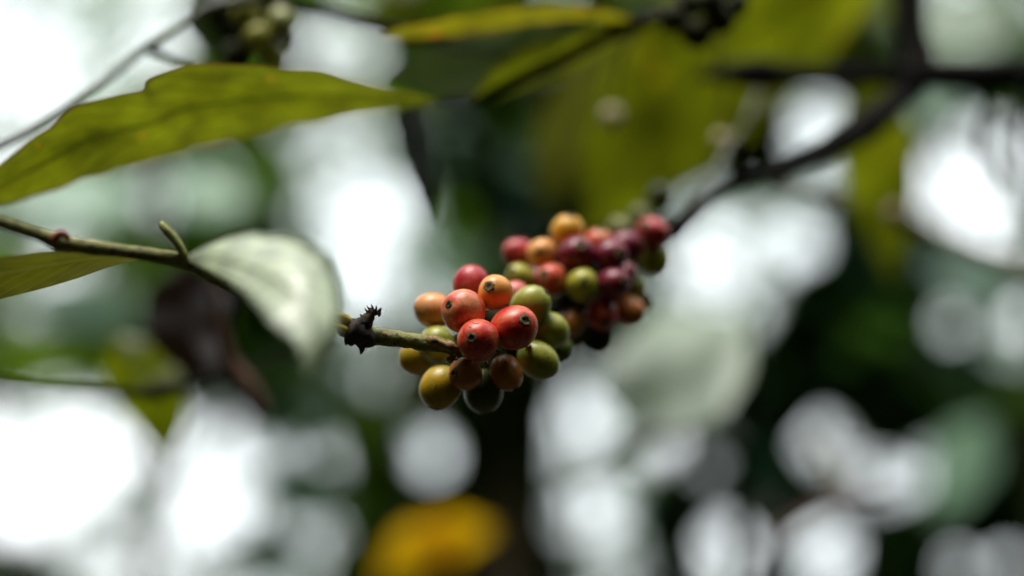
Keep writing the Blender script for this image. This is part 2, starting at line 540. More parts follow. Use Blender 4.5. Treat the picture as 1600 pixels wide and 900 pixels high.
# unit cherry, calyx at +Z
def cherry_mesh(seed):
    r_ = np.random.default_rng(seed)
    ns, nr = 28, 18
    ph = r_.uniform(0, 6.28, 6)
    am = r_.uniform(0.012, 0.030, 4)
    V, F = [], []
    for i in range(nr + 1):
        th = math.pi * i / nr
        for j in range(ns):
            ph_ = 2 * math.pi * j / ns
            r = 1.0
            if th < 0.30:
                r -= 0.055 * (1 - th / 0.30) ** 0.7
            r -= 0.05 * max(0, math.cos(th + 3.14159)) ** 6
            r += am[0] * math.sin(2 * ph_ + ph[0]) * math.sin(th) + am[1] * 0.7 * math.sin(3 * ph_ + ph[1]) * math.sin(th) ** 2
            r += am[2] * math.sin(th * 2.2 + ph[2]) * math.sin(ph_ + ph[3]) * math.sin(th) + am[3] * 0.5 * math.sin(5 * th + ph[4]) * math.sin(th) * math.cos(2 * ph_ + ph[5])
            z = math.cos(th) * r * 1.08
            V.append((r * math.sin(th) * math.cos(ph_), r * math.sin(th) * math.sin(ph_), z))
    for i in range(nr):
        for j in range(ns):
            a, b = i * ns + j, i * ns + (j + 1) % ns
            F.append((a, a + ns, b + ns, b))
    return mesh_from('cherry', V, F)


def scar_mesh(seed):
    r_ = np.random.default_rng(seed)
    sc = (0.72, 0.82, 0.56, 0.92, 0.64, 0.78, 0.50, 0.86)[seed % 8]
    prof = [(0.40 * sc, 0.990), (0.35 * sc, 1.008), (0.29 * sc, 1.022), (0.22 * sc, 1.014), (0.17 * sc, 0.985), (0.10 * sc, 0.966), (0.0, 0.960)]
    ns = 20
    V, F = [], []
    jit = 1 + 0.20 * r_.uniform(-1, 1, ns) + 0.15 * np.sin(np.arange(ns) * 2 * math.pi / ns + r_.uniform(0, 6))
    for k, (th, r) in enumerate(prof):
        for j in range(ns):
            ph_ = 2 * math.pi * j / ns
            t2 = th * jit[j]
            rr = r + (0.022 * r_.uniform(-1, 1) if 0 < k < 5 else 0)
            V.append((rr * math.sin(t2) * math.cos(ph_), rr * math.sin(t2) * math.sin(ph_), rr * math.cos(t2) * 1.08))
    for k in range(len(prof) - 1):
        for j in range(ns):
            a, b = k * ns + j, k * ns + (j + 1) % ns
            F.append((a, b, b + ns, a + ns))
    me = mesh_from('calyx_scar', V, F)
    me.materials.append(SCAR)
    return me


_scars = [scar_mesh(s) for s in range(8)]
_skins = {}


def cherry(parent, px, py, d, rpx, mat, axis, label=None, ratio=1.0, scar=True):
    """axis: direction of the calyx as (right, down, toward camera)"""
    if mat.name not in _skins:
        _skins[mat.name] = [cherry_mesh(100 + len(_skins) * 3 + k) for k in range(3)]
        for me in _skins[mat.name]:
            me.materials.append(mat)
    k = random.randrange(3)
    o = link('cherry', _skins[mat.name][k], None)
    R = rpx * KPX * d
    z = (RIGHT * axis[0] - UP * axis[1] - FWD * axis[2]).normalized()
    q = z.to_track_quat('Z', 'Y') @ Quaternion((0, 0, 1), random.uniform(0, 6.28))
    loc = P(px, py, d)
    o.parent = parent
    o.matrix_parent_inverse = Matrix.Translation(-parent.location)
    o.location = loc
    o.rotation_mode = 'QUATERNION'
    o.rotation_quaternion = q
    o.scale = (R * random.uniform(0.96, 1.03), R * random.uniform(0.96, 1.03), R * ratio * random.uniform(0.99, 1.06))
    if label:
        o['label'] = label
    if scar:
        s = bpy.data.objects.new('calyx_scar', _scars[random.randrange(8)])
        C.objects.link(s)
        s.parent = o
    return o


def relax(rows, iters=120):
    """settle a bunch: fruits that sink into each other slide apart in depth (never across the picture)"""
    q = [list(r) for r in rows]
    d0 = [r[2] for r in rows]
    for _ in range(iters):
        for i in range(len(q)):
            for j in range(i):
                a, b = q[i], q[j]
                dm = 0.5 * (a[2] + b[2])
                dx, dy = (a[0] - b[0]) * KPX * dm, (a[1] - b[1]) * KPX * dm
                need = (a[3] * a[2] + b[3] * b[2]) * KPX * 0.92
                lat = dx * dx + dy * dy
                if lat >= need * need:
                    continue
                gap = math.sqrt(need * need - lat)
                cur = a[2] - b[2]
                if abs(cur) < gap:
                    sg = 1 if (cur > 0 or (cur == 0 and d0[i] > d0[j])) else -1
                    mv = (gap - abs(cur)) * 0.25
                    a[2] += sg * mv
                    b[2] -= sg * mv
    return q


# ------------------------------------------------------------------ ground
def ground_mat():
    m, nt, out = new_mat('leaf_litter_soil')
    L = nt.links
    b = nt.nodes.new('ShaderNodeBsdfPrincipled')
    tc = nt.nodes.new('ShaderNodeTexCoord')
    n = noise(nt, tc.outputs['Object'], 6.0, 6.0, 0.7)
    r = ramp(nt, [(0.3, (0.018, 0.013, 0.008)), (0.55, (0.04, 0.03, 0.016)), (0.75, (0.035, 0.045, 0.014))])
    L.new(n.outputs['Fac'], r.inputs['Fac'])
    L.new(r.outputs['Color'], b.inputs['Base Color'])
    b.inputs['Roughness'].default_value = 0.95
    L.new(b.outputs[0], out.inputs['Surface'])
    return m


gv, gf = [], []
GN = 40
for i in range(GN + 1):
    for j in range(GN + 1):
        u, w = 2 * i / GN - 1, 2 * j / GN - 1
        x = math.copysign(abs(u) ** 3, u) * 1500
        y = math.copysign(abs(w) ** 3, w) * 1500
        gv.append((x, y, 0.05 * math.sin(x * 1.3) * math.cos(y * 0.9) if abs(x) + abs(y) < 30 else 0.0))
for i in range(GN):
    for j in range(GN):
        a = i * (GN + 1) + j
        gf.append((a, a + GN + 1, a + GN + 2, a + 1))
g = link('ground', mesh_from('ground', gv, gf), None, ground_mat())
tag(g, kind='structure')

# ------------------------------------------------------------------ background trees and shrubs
# how closed the foliage stands, cell by cell (50 photo pixels), 0 open sky .. 9 closed
MASK = """
12211188853479996268888665578334
12322068821389999678888742378259
12213555555899998888888852688356
11135555521287368578888731688664
14565555210188364488888742148700 2
44443336211188463488854322586001
32232247510058464787721100585000
22552247410001367777710000686300
52245567520001356666100014787643
21135886421001236665211157888723
65455887431112346665433258999962
85247887542136777423343468999993
41013325334267887101445786577697
20001112234732487100127862365445
00001112224842488200274772331344
00002222124876888200462577336335
10002121113788888200650374268768
64112111124888888301760262278445
"""
_rows = [ln.replace(' ', '')[:32].ljust(32, '4') for ln in MASK.strip().splitlines()]
M = np.array([[int(ch) for ch in r] for r in _rows], float) / 9.0


def bilerp(grid, x, y):
    h, w = grid.shape
    x = np.clip(x, 0, w - 1.001)
    y = np.clip(y, 0, h - 1.001)
    i, j = x.astype(int), y.astype(int)
    fx, fy = x - i, y - j
    return (grid[j, i] * (1 - fx) * (1 - fy) + grid[j, i + 1] * fx * (1 - fy)
            + grid[j + 1, i] * (1 - fx) * fy + grid[j + 1, i + 1] * fx * fy)


_T = rng.uniform(0, 1, (110, 150))


def closed(px, py):
    """True where foliage may stand"""
    mval = bilerp(M, px / 50.0 - 0.5, py / 50.0 - 0.5)
    t = bilerp(_T, (px + 400) / 17.0, (py + 300) / 17.0)
    t = np.clip((t - 0.5) * 1.35 + 0.5, 0.05, 0.66)
    inside = (px > -60) & (px < 1660) & (py > -60) & (py < 960)
    return np.where(inside, mval * 1.38 + 0.03 > t, t < 0.6)


# clear holes in the foliage where single patches of sky come through: px, py, radius px
HOLES = np.array([(665, 700, 38), (1490, 505, 28), (1572, 540, 32), (1455, 630, 16), (1140, 850, 45), (1290, 860, 50), (1290, 700, 42), (1390, 755, 38),
                  (1500, 740, 30), (840, 240, 16), (720, 230, 14), (1455, 165, 24), (1500, 890, 28), (1575, 880, 24), (450, 660, 30), (505, 730, 30), (470, 840, 45),
                  (330, 690, 50), (60, 480, 24), (140, 490, 28), (590, 590, 18), (1185, 545, 14), (1275, 545, 12), (1110, 735, 22), (1500, 290, 66),
                  (1250, 375, 40), (1275, 190, 34), (920, 670, 64), (925, 800, 70), (1040, 690, 22), (120, 720, 110), (345, 690, 46), (600, 330, 80), (560, 430, 60),
                  (60, 340, 34), (135, 330, 34), (250, 305, 32), (335, 275, 26), (480, 220, 40), (700, 425, 34), (755, 395, 24), (60, 60, 60), (150, 95, 46), (40, 175, 46),
                  (250, 60, 44), (500, 70, 36), (565, 85, 28), (50, 640, 30), (250, 880, 40), (150, 870, 60), (420, 740, 36), (545, 820, 24), (1100, 330, 64), (1150, 420, 56),
                  (1060, 430, 44), (875, 45, 24), (1000, 880, 20), (660, 880, 8), (1480, 30, 30)], float)
_hr = np.random.default_rng(5)
HOLES = np.vstack([HOLES, np.stack([_hr.uniform(0, 1600, 80), _hr.uniform(60, 760, 80), _hr.uniform(8, 17, 80)], 1)])


# leaf template: pointed ellipse folded along the midrib, drooping, length along +X, 1 x 0.4
_lt = []
_ltn = 5
for i in range(_ltn + 1):
    u = i / _ltn
    w = 0.21 * math.sin(math.pi * min(1, u * 0.96 + 0.02)) ** 0.8
    if i in (0, _ltn):
        w = 0.004
    zc = -0.22 * u * u
    _lt += [(u, -w, zc + 0.25 * w), (u, 0, zc), (u, w, zc + 0.25 * w)]
_lt = np.array(_lt)
_lf = []
for i in range(_ltn):
    a = i * 3
    _lf += [(a, a + 3, a + 4, a + 1), (a + 1, a + 4, a + 5, a + 2)]
_lf = np.array(_lf)


def rot_mats(yaw, pit, roll):
    cy, sy, cp, sp, cr, sr = np.cos(yaw), np.sin(yaw), np.cos(pit), np.sin(pit), np.cos(roll), np.sin(roll)
    Z = np.zeros_like(yaw)
    O = np.ones_like(yaw)
    Rz = np.stack([np.stack([cy, -sy, Z], -1), np.stack([sy, cy, Z], -1), np.stack([Z, Z, O], -1)], -2)
    Ry = np.stack([np.stack([cp, Z, sp], -1), np.stack([Z, O, Z], -1), np.stack([-sp, Z, cp], -1)], -2)
    Rx = np.stack([np.stack([O, Z, Z], -1), np.stack([Z, cr, -sr], -1), np.stack([Z, sr, cr], -1)], -2)
    return Rz @ Ry @ Rx


def leaves_in(center, radii, count, size, masked=True, pitch=(0.0, 0.9)):
    """leaf blades spread through an ellipsoid; returns vertices (N, 18, 3)"""
    p = rng.normal(size=(count, 3))
    p /= np.linalg.norm(p, axis=1)[:, None]
    p *= rng.uniform(0.15, 1.0, count)[:, None] ** 0.5
    pos = np.array(center) + p * np.array(radii)
    yaw = rng.uniform(0, 2 * math.pi, count)
    pit = rng.uniform(pitch[0], pitch[1], count)
    roll = rng.normal(0, 0.5, count)
    sc = size * rng.uniform(0.65, 1.2, count)
    R = rot_mats(yaw, pit, roll)
    V = np.einsum('nij,kj->nki', R, _lt - np.array([0.5, 0, 0])) * sc[:, None, None] + pos[:, None, :]
    if masked:
        rel = V - np.array(CAM)
        dz = rel @ np.array(FWD)
        ok_d = dz.min(axis=1) > 0.9
        dzs = np.maximum(dz, 0.1)
        px = (rel @ np.array(RIGHT)) / (KPX * dzs) + 800
        py = 450 - (rel @ np.array(UP)) / (KPX * dzs)
        keep = closed(px, py).mean(axis=1) >= 0.78
        hit = np.zeros(len(V), bool)
        for hx, hy, hr in HOLES:
            hit |= (((px - hx) ** 2 + (py - hy) ** 2) < (hr * 0.85) ** 2).any(axis=1)
        V = V[keep & ok_d & ~hit]
    return V


CORES = np.array([(120, 720, 85), (345, 690, 30), (910, 660, 45), (930, 800, 50), (1500, 290, 55), (600, 330, 50), (560, 430, 50), (1120, 400, 50),
                  (1250, 375, 30), (1140, 850, 36), (1280, 860, 30), (60, 60, 40), (250, 60, 30)], float)


def sprays(center, radii, clumps, per, size):
    """loose sprays of small leaves at a tree's thin outer shoots"""
    cs = np.array(center) + rng.uniform(-1, 1, (clumps, 3)) * np.array(radii) * 1.1
    out = []
    for c_ in cs:
        out.append(leaves_in(c_, (0.10, 0.10, 0.08), per, size, masked=False))
    V = np.concatenate(out)
    rel = V - np.array(CAM)
    dz = np.maximum(rel @ np.array(FWD), 0.1)
    px = (rel @ np.array(RIGHT)) / (KPX * dz) + 800
    py = 450 - (rel @ np.array(UP)) / (KPX * dz)
    hit = np.zeros(len(V), bool)
    for hx, hy, hr in CORES:
        hit |= (((px - hx) ** 2 + (py - hy) ** 2) < (hr * 0.65) ** 2).any(axis=1)
    return V[~hit]


def foliage_mesh(name, V, mats):
    n = len(V)
    k = len(_lt)
    verts = V.reshape(-1, 3)
    faces = (_lf[None] + (np.arange(n) * k)[:, None, None]).reshape(-1, 4)
    me = bpy.data.meshes.new(name)
    me.vertices.add(len(verts))
    me.vertices.foreach_set('co', verts.astype(np.float32).ravel())
    me.loops.add(faces.size)
    me.loops.foreach_set('vertex_index', faces.astype(np.int32).ravel())
    me.polygons.add(len(faces))
    me.polygons.foreach_set('loop_start', np.arange(0, faces.size, 4, dtype=np.int32))
    me.polygons.foreach_set('loop_total', np.full(len(faces), 4, dtype=np.int32))
    for m_ in mats:
        me.materials.append(m_)
    idx = np.repeat(rng.integers(0, len(mats), n), len(_lf)).astype(np.int32)
    me.polygons.foreach_set('material_index', idx)
    me.polygons.foreach_set('use_smooth', np.ones(len(faces), dtype=bool))
    me.update(calc_edges=True)
    me.validate()
    return me


BG_DARK = leaf_mat('dark_foliage', (0.022, 0.055, 0.022), (0.06, 0.15, 0.02), 0.4, 0.4, spec=0.3, scale=6)
BG_MID = leaf_mat('green_foliage', (0.035, 0.090, 0.010), (0.13, 0.28, 0.012), 0.45, 0.4, spec=0.3, scale=6)
BG_OLIVE = leaf_mat('olive_foliage', (0.055, 0.058, 0.010), (0.14, 0.14, 0.010), 0.4, 0.4, spec=0.3, scale=6)
BG_TEAL = leaf_mat('teal_foliage', (0.025, 0.065, 0.048), (0.05, 0.15, 0.08), 0.4, 0.32, spec=0.3, scale=6)
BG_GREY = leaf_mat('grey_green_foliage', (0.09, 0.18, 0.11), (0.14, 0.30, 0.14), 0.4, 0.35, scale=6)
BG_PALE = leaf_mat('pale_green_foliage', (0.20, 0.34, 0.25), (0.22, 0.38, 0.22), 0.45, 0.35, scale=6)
BG_BRIGHT = leaf_mat('bright_green_foliage', (0.05, 0.10, 0.010), (0.17, 0.30, 0.010), 0.5, 0.4, scale=6, spec=0.3)
BG_BROWN = leaf_mat('brown_foliage', (0.09, 0.04, 0.012), (0.12, 0.05, 0.01), 0.35, 0.6, scale=6)


def tree(name, label, cat, cpx, cpy, d, radii, count, size, mats, trunk_r, group, tpx=None, masked=True, center=None, spray=0, spray_mats=()):
    c = center if center is not None else P(cpx, cpy, d)
    base = Vector((c.x if tpx is None else (tpx - 800) * KPX * d, c.y, 0.0))
    t = empty(name, base)
    tag(t, label, cat, group)
    # trunk and limbs
    rows = [(base.x, base.y, -0.05, trunk_r * 1.25), (base.x + 0.02, base.y, 0.25 * c.z, trunk_r),
            (base.x - 0.01, base.y, 0.6 * c.z, trunk_r * 0.85), (base.x, c.y, c.z, trunk_r * 0.6),
            (base.x * 0.9 + c.x * 0.1, c.y, c.z + radii[2] * 0.8, trunk_r * 0.15)]
    V, F = tube_data(rows, 20, 10, 0.06, seed=int(abs(cpx)) + 1)
    link('trunk', mesh_from('trunk', V, F), t, TRUNK)
    for k in range(5):
        an = k * 2.4 + 0.5
        tip = Vector((c.x + math.cos(an) * radii[0] * 0.8, c.y + math.sin(an) * radii[1] * 0.8, c.z + radii[2] * (0.5 * math.sin(k * 1.7))))
        st = Vector((base.x, c.y, c.z - radii[2] * 0.6 + 0.2 * k * radii[2]))
        if masked:
            ppx = ((st + tip) / 2 - CAM)
            dz = ppx.dot(FWD)
            qx, qy = ppx.dot(RIGHT) / (KPX * dz) + 800, 450 - ppx.dot(UP) / (KPX * dz)
            if -50 < qx < 1650 and -50 < qy < 950 and not closed(np.array([qx]), np.array([qy]))[0]:
                continue
        mid = (st + tip) / 2 + Vector((0, 0, 0.08))
        V, F = tube_data([(*st, trunk_r * 0.4), (*mid, trunk_r * 0.25), (*tip, trunk_r * 0.08)], 10, 7, 0.05, seed=k)
        link('limb', mesh_from('limb', V, F), t, TRUNK)
    VV = leaves_in(tuple(c), radii, int(count * (4.4 if masked else 2.2)), size, masked)
    o = link('foliage', foliage_mesh('foliage', VV, mats), t)
    o['kind'] = 'stuff'
    if spray:
        o = link('outer_leaves', foliage_mesh('outer_leaves', sprays(tuple(c), radii, spray, 16, size * 0.9), spray_mats), t)
        o['kind'] = 'stuff'
    return t


GB = 'trees and shrubs blurred in the background'
tree('coffee_shrub', 'dark green shrub massed behind the right side of the fruiting branch', 'shrub', 1400, 560, 2.0, (0.62, 0.40, 0.55), 3600, 0.115, [BG_DARK, BG_DARK, BG_TEAL, BG_DARK], 0.02, GB, 1640)
tree('coffee_shrub', 'mixed green and pale shrub in the lower right corner', 'shrub', 1330, 820, 2.7, (0.75, 0.45, 0.40), 1800, 0.11, [BG_DARK, BG_OLIVE, BG_TEAL, BG_BROWN, BG_GREY], 0.02, GB, 1215)
tree('coffee_shrub', 'dark shrub with yellow leaves below the front cherries', 'shrub', 680, 780, 2.4, (0.50, 0.40, 0.45), 2400, 0.11, [BG_DARK, BG_MID, BG_MID, BG_BRIGHT], 0.02, GB, 600)
tree('coffee_shrub', 'green shrub behind the pale leaf on the left', 'shrub', 190, 470, 1.9, (0.55, 0.35, 0.45), 2200, 0.11, [BG_MID, BG_BRIGHT, BG_MID, BG_DARK], 0.018, GB, 262)
tree('shade_tree', 'brown trunked tree rising behind the front cherries', 'tree', 800, 230, 1.9, (0.60, 0.35, 0.40), 1700, 0.10, [BG_DARK, BG_OLIVE, BG_BRIGHT, BG_MID], 0.032, GB, 800)
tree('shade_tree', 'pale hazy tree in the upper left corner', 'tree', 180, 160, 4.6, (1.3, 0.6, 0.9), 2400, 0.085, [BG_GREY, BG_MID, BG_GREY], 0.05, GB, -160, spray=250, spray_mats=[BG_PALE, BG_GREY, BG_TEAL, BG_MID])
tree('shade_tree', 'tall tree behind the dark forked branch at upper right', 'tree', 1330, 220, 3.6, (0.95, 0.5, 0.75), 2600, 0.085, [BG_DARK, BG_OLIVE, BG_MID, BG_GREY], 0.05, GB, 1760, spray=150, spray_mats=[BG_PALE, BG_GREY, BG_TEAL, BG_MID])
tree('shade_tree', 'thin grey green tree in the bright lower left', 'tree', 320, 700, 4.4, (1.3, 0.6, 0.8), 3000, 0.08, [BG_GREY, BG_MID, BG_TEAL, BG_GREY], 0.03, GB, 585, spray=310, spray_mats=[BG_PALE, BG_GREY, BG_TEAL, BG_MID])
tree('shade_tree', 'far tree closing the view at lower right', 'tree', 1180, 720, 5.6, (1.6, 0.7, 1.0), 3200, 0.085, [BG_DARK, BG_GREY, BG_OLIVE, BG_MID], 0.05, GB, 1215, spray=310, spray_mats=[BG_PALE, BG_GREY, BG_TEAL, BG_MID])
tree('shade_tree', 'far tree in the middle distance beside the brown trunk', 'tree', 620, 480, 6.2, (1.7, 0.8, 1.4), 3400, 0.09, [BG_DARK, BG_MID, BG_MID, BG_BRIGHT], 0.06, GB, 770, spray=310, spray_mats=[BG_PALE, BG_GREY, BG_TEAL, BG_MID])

# unseen coffee shrubs added beside and behind the camera to block sky light
GR = 'added foliage around the photographer, out of view, blocking sky light'
sx = tree('coffee_shrub', 'added coffee shrub behind the photographer, blocking sky light', 'shrub', 7, 0, 0, (0.9, 0.7, 1.2), 2600, 0.17,
          [BG_DARK, BG_MID], 0.025, GR, masked=False, center=Vector((0.1, -1.5, 1.2)))


def copy_tree(root, loc, rz, s, label):
    r = root.copy()
    C.objects.link(r)
    r.location = loc
    r.rotation_euler = (0, 0, rz)
    r.scale = (s, s, s)
    r['label'] = label
    for ch in list(root.children):
        c = ch.copy()
        C.objects.link(c)
        c.parent = r
        c.matrix_parent_inverse = ch.matrix_parent_inverse.copy()
    return r


SKY_BLOCKERS = (('to the right of', 92), ('right, a step back from', 118), ('behind and to the right of', 143), ('close behind', 168),
         ('straight behind', 193), ('behind and to the left of', 218), ('left, a step back from', 243), ('to the left of', 268))  # ring of unseen shrubs added to shut out low sky light
for k, (where, az) in enumerate(SKY_BLOCKERS):
    a_ = math.radians(az)
    rr = 2.05 + 0.2 * (k % 2)
    copy_tree(sx, (math.sin(a_) * rr, math.cos(a_) * rr, 0), k * 1.3, 1.30 + 0.1 * (k % 3), 'tall added sky-blocking coffee shrub ' + where + ' the photographer')
for (x, y, rz, s, lab) in ((-1.75, 1.0, 4.0, 0.9, 'added unseen coffee shrub left of the fruiting branch'),
                           (1.75, 1.0, 5.2, 0.9, 'added unseen coffee shrub right of the fruiting branch'),
                           (-2.35, 1.3, 1.0, 1.4, 'tall added coffee shrub out of view on the left'),
                           (2.4, 1.3, 2.0, 1.4, 'tall added coffee shrub out of view on the right'),
                           (-0.2, 1.2, 0.4, 0.38, 'low added coffee shrub, unseen under the fruiting branch')):
    copy_tree(sx, (x, y, 0), rz, s, lab)

tree('shade_tree', 'added unseen tree over the photographer, blocking sky light', 'tree', 9, 0, 0, (1.9, 1.25, 0.7), 2600, 0.2, [BG_DARK, BG_MID], 0.06, GR,
     masked=False, center=Vector((0.0, -1.75, 3.5)))  # unseen crown added over the camera to cut sky light on the cherries

# ------------------------------------------------------------------ the fruiting branch
fb = empty('coffee_branch', P(1420, -20, 0.72))
tag(fb, 'fruiting coffee branch with two bunches of red, orange and green cherries', 'branch', 'coffee branches')

tube_px('twig', [(-60, 322, 0.425, 10), (0, 347, 0.432, 10), (60, 366, 0.438, 11), (95, 379, 0.441, 14), (140, 386, 0.443, 12),
                 (220, 396, 0.447, 11), (290, 410, 0.450, 12), (350, 440, 0.454, 10), (440, 482, 0.460, 9), (520, 503, 0.464, 10),
                 (545, 512, 0.466, 15), (570, 522, 0.4665, 15), (600, 527, 0.467, 13), (640, 532, 0.4675, 12.5), (690, 540, 0.468, 13),
                 (730, 547, 0.472, 12)], fb, TWIG, 120, 16, 0.075, 3)
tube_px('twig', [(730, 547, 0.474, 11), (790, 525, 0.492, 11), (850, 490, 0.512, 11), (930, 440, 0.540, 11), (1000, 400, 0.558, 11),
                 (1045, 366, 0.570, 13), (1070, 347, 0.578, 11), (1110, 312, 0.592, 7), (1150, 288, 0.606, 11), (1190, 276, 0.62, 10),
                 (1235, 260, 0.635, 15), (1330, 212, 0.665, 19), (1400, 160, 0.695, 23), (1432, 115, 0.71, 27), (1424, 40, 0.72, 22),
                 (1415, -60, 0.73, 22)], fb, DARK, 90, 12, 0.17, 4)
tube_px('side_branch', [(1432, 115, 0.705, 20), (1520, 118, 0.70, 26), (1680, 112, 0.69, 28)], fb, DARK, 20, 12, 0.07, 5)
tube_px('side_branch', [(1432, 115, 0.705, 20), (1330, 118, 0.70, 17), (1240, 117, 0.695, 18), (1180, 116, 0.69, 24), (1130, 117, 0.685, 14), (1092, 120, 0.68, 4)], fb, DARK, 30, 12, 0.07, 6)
tube_px('side_branch', [(1062, 352, 0.575, 4), (1100, 292, 0.61, 3.5), (1135, 235, 0.65, 3.5), (1170, 180, 0.70, 3.5), (1200, 110, 0.76, 3.5)], fb, GREYTWIG, 24, 10, 0.08, 7)
tube_px('side_branch', [(1190, 278, 0.62, 6), (1250, 298, 0.66, 7), (1330, 322, 0.70, 6)], fb, BUFFTWIG, 16, 10, 0.08, 8)
tube_px('stub', [(1150, 290, 0.606, 8), (1153, 255, 0.606, 11), (1156, 222, 0.606, 9)], fb, DARK, 10, 10, 0.1, 9)

tube_px('side_branch', [(1520, 130, 0.70, 8), (1545, 170, 0.72, 6), (1530, 225, 0.74, 5), (1560, 300, 0.76, 3)], fb, DARK, 16, 8, 0.1, 13)
tube_px('side_branch', [(1600, 130, 0.69, 7), (1590, 210, 0.70, 6), (1596, 300, 0.71, 5), (1580, 390, 0.72, 3)], fb, GREYTWIG, 16, 8, 0.1, 14)
# knot with ragged dried flower stalks
tube_px('knot', [(535, 512, 0.4655, 11), (548, 515, 0.464, 19), (560, 522, 0.4635, 21), (572, 528, 0.4645, 16), (590, 527, 0.467, 12)], fb, KNOT, 22, 16, 0.16, 10)
tube_px('knot', [(556, 520, 0.464, 12), (566, 542, 0.464, 6), (563, 553, 0.464, 1.5)], fb, KNOT, 8, 8, 0.2, 11)
tube_px('stub', [(562, 520, 0.4645, 12), (571, 503, 0.464, 10), (580, 490, 0.4635, 9), (584, 484, 0.4635, 8)], fb, KNOT, 14, 12, 0.22, 12)
for i, (a, b_, c_, d_) in enumerate(((578, 488, 573, 478), (582, 486, 580, 476), (586, 486, 588, 478), (590, 488, 596, 481), (575, 492, 570, 482),
                                     (566, 505, 560, 496), (562, 508, 558, 499), (587, 490, 595, 488), (568, 500, 563, 491), (592, 494, 594, 484))):
    tube_px('sepal', [(a, b_, 0.463 + 0.0006 * (i % 4), 3.2), ((a + c_) / 2 + 1, (b_ + d_) / 2, 0.4625 + 0.0007 * (i % 3), 2.2), (c_, d_, 0.4625, 0.5)], fb, KNOT, 6, 6, 0.2, 20 + i)
tube_px('twig_scar', [(665, 530, 0.4622, 2), (675, 532, 0.4616, 6), (690, 537, 0.4618, 7), (705, 542, 0.4625, 6), (716, 545, 0.464, 2)], fb, TAN, 18, 12, 0.25, 41)
tube_px('twig_scar', [(674, 531, 0.4604, 1), (679, 532, 0.4600, 3.5), (684, 534, 0.4604, 1)], fb, KNOT, 8, 8, 0.2, 42)
tube_px('twig_scar', [(598, 521, 0.4625, 2), (602, 523, 0.462, 5), (605, 527, 0.4625, 2)], fb, TAN, 8, 8, 0.2, 43)
tube_px('petiole', [(548, 505, 0.464, 8), (535, 497, 0.460, 8), (515, 490, 0.452, 6), (500, 480, 0.442, 5)], fb, cherry_mat('petiole_skin', (0.42, 0.30, 0.02), (0.5, 0.36, 0.04), (0.3, 0.25, 0.03)), 14, 10, 0.05, 44)
tube_px('petiole', [(548, 520, 0.464, 6), (536, 513, 0.458, 5), (515, 508, 0.45, 5), (480, 500, 0.435, 4)], fb, _cherry_mats['petiole_skin'], 14, 10, 0.05, 45)
tube_px('bud', [(82, 376, 0.436, 5), (92, 366, 0.436, 8), (100, 366, 0.436, 7), (108, 374, 0.437, 4)], fb, BUDRED, 12, 10, 0.12, 46)
tube_px('petiole', [(290, 402, 0.448, 6), (275, 378, 0.447, 7), (258, 358, 0.446, 8), (250, 348, 0.446, 5)], fb, UNRIPE, 12, 10, 0.08, 47)

for i, (x, y, d, dx, dy) in enumerate(((757, 492, 0.476, 5, -7), (773, 546, 0.472, 7, 4), (706, 557, 0.470, -6, 5), (760, 566, 0.474, 3, 7), (822, 540, 0.482, 7, 2),
                                       (716, 553, 0.469, -3, 8), (790, 484, 0.482, 4, -6))):
    tube_px('dried_flower', [(x, y, d, 3.2), (x + dx * 0.6, y + dy * 0.6, d - 0.001, 2.4), (x + dx, y + dy, d - 0.002, 2.8), (x + dx * 1.3, y + dy * 1.3, d - 0.002, 0.8)], fb, TAN, 8, 7, 0.3, 80 + i)

# leaves of this branch
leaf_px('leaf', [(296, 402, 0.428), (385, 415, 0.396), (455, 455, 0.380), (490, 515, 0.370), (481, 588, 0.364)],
        [6, 38, 56, 74, 80, 66, 42, 20, 1], [4, 22, 36, 50, 56, 54, 42, 20, 1], fb, LEAF_GLARE, 0.018, -0.006, 0.0012, seed=5, ragged=0.04)['label'] = 'leaf with sky glare painted white, blurred in front'
leaf_px('leaf', [(225, 402, 0.452), (150, 403, 0.452), (60, 416, 0.45), (-60, 440, 0.446), (-140, 462, 0.444)],
        [2, 14, 28, 36, 40, 38, 10], [2, 6, 16, 24, 26, 24, 8], fb, LEAF_OLIVE, 0.014, -0.01, 0.001, seed=6)['label'] = 'dark olive leaf hanging under the twig'
leaf_px('leaf', [(1362, 118, 0.80), (1368, 200, 0.83), (1378, 300, 0.85), (1392, 440, 0.86)],
        [3, 40, 58, 60, 56, 36, 2], [3, 42, 60, 62, 54, 34, 2], fb, LEAF_D, 0.02, -0.01, 0.003, seed=7)['label'] = 'yellow green leaf hanging from the dark branch'

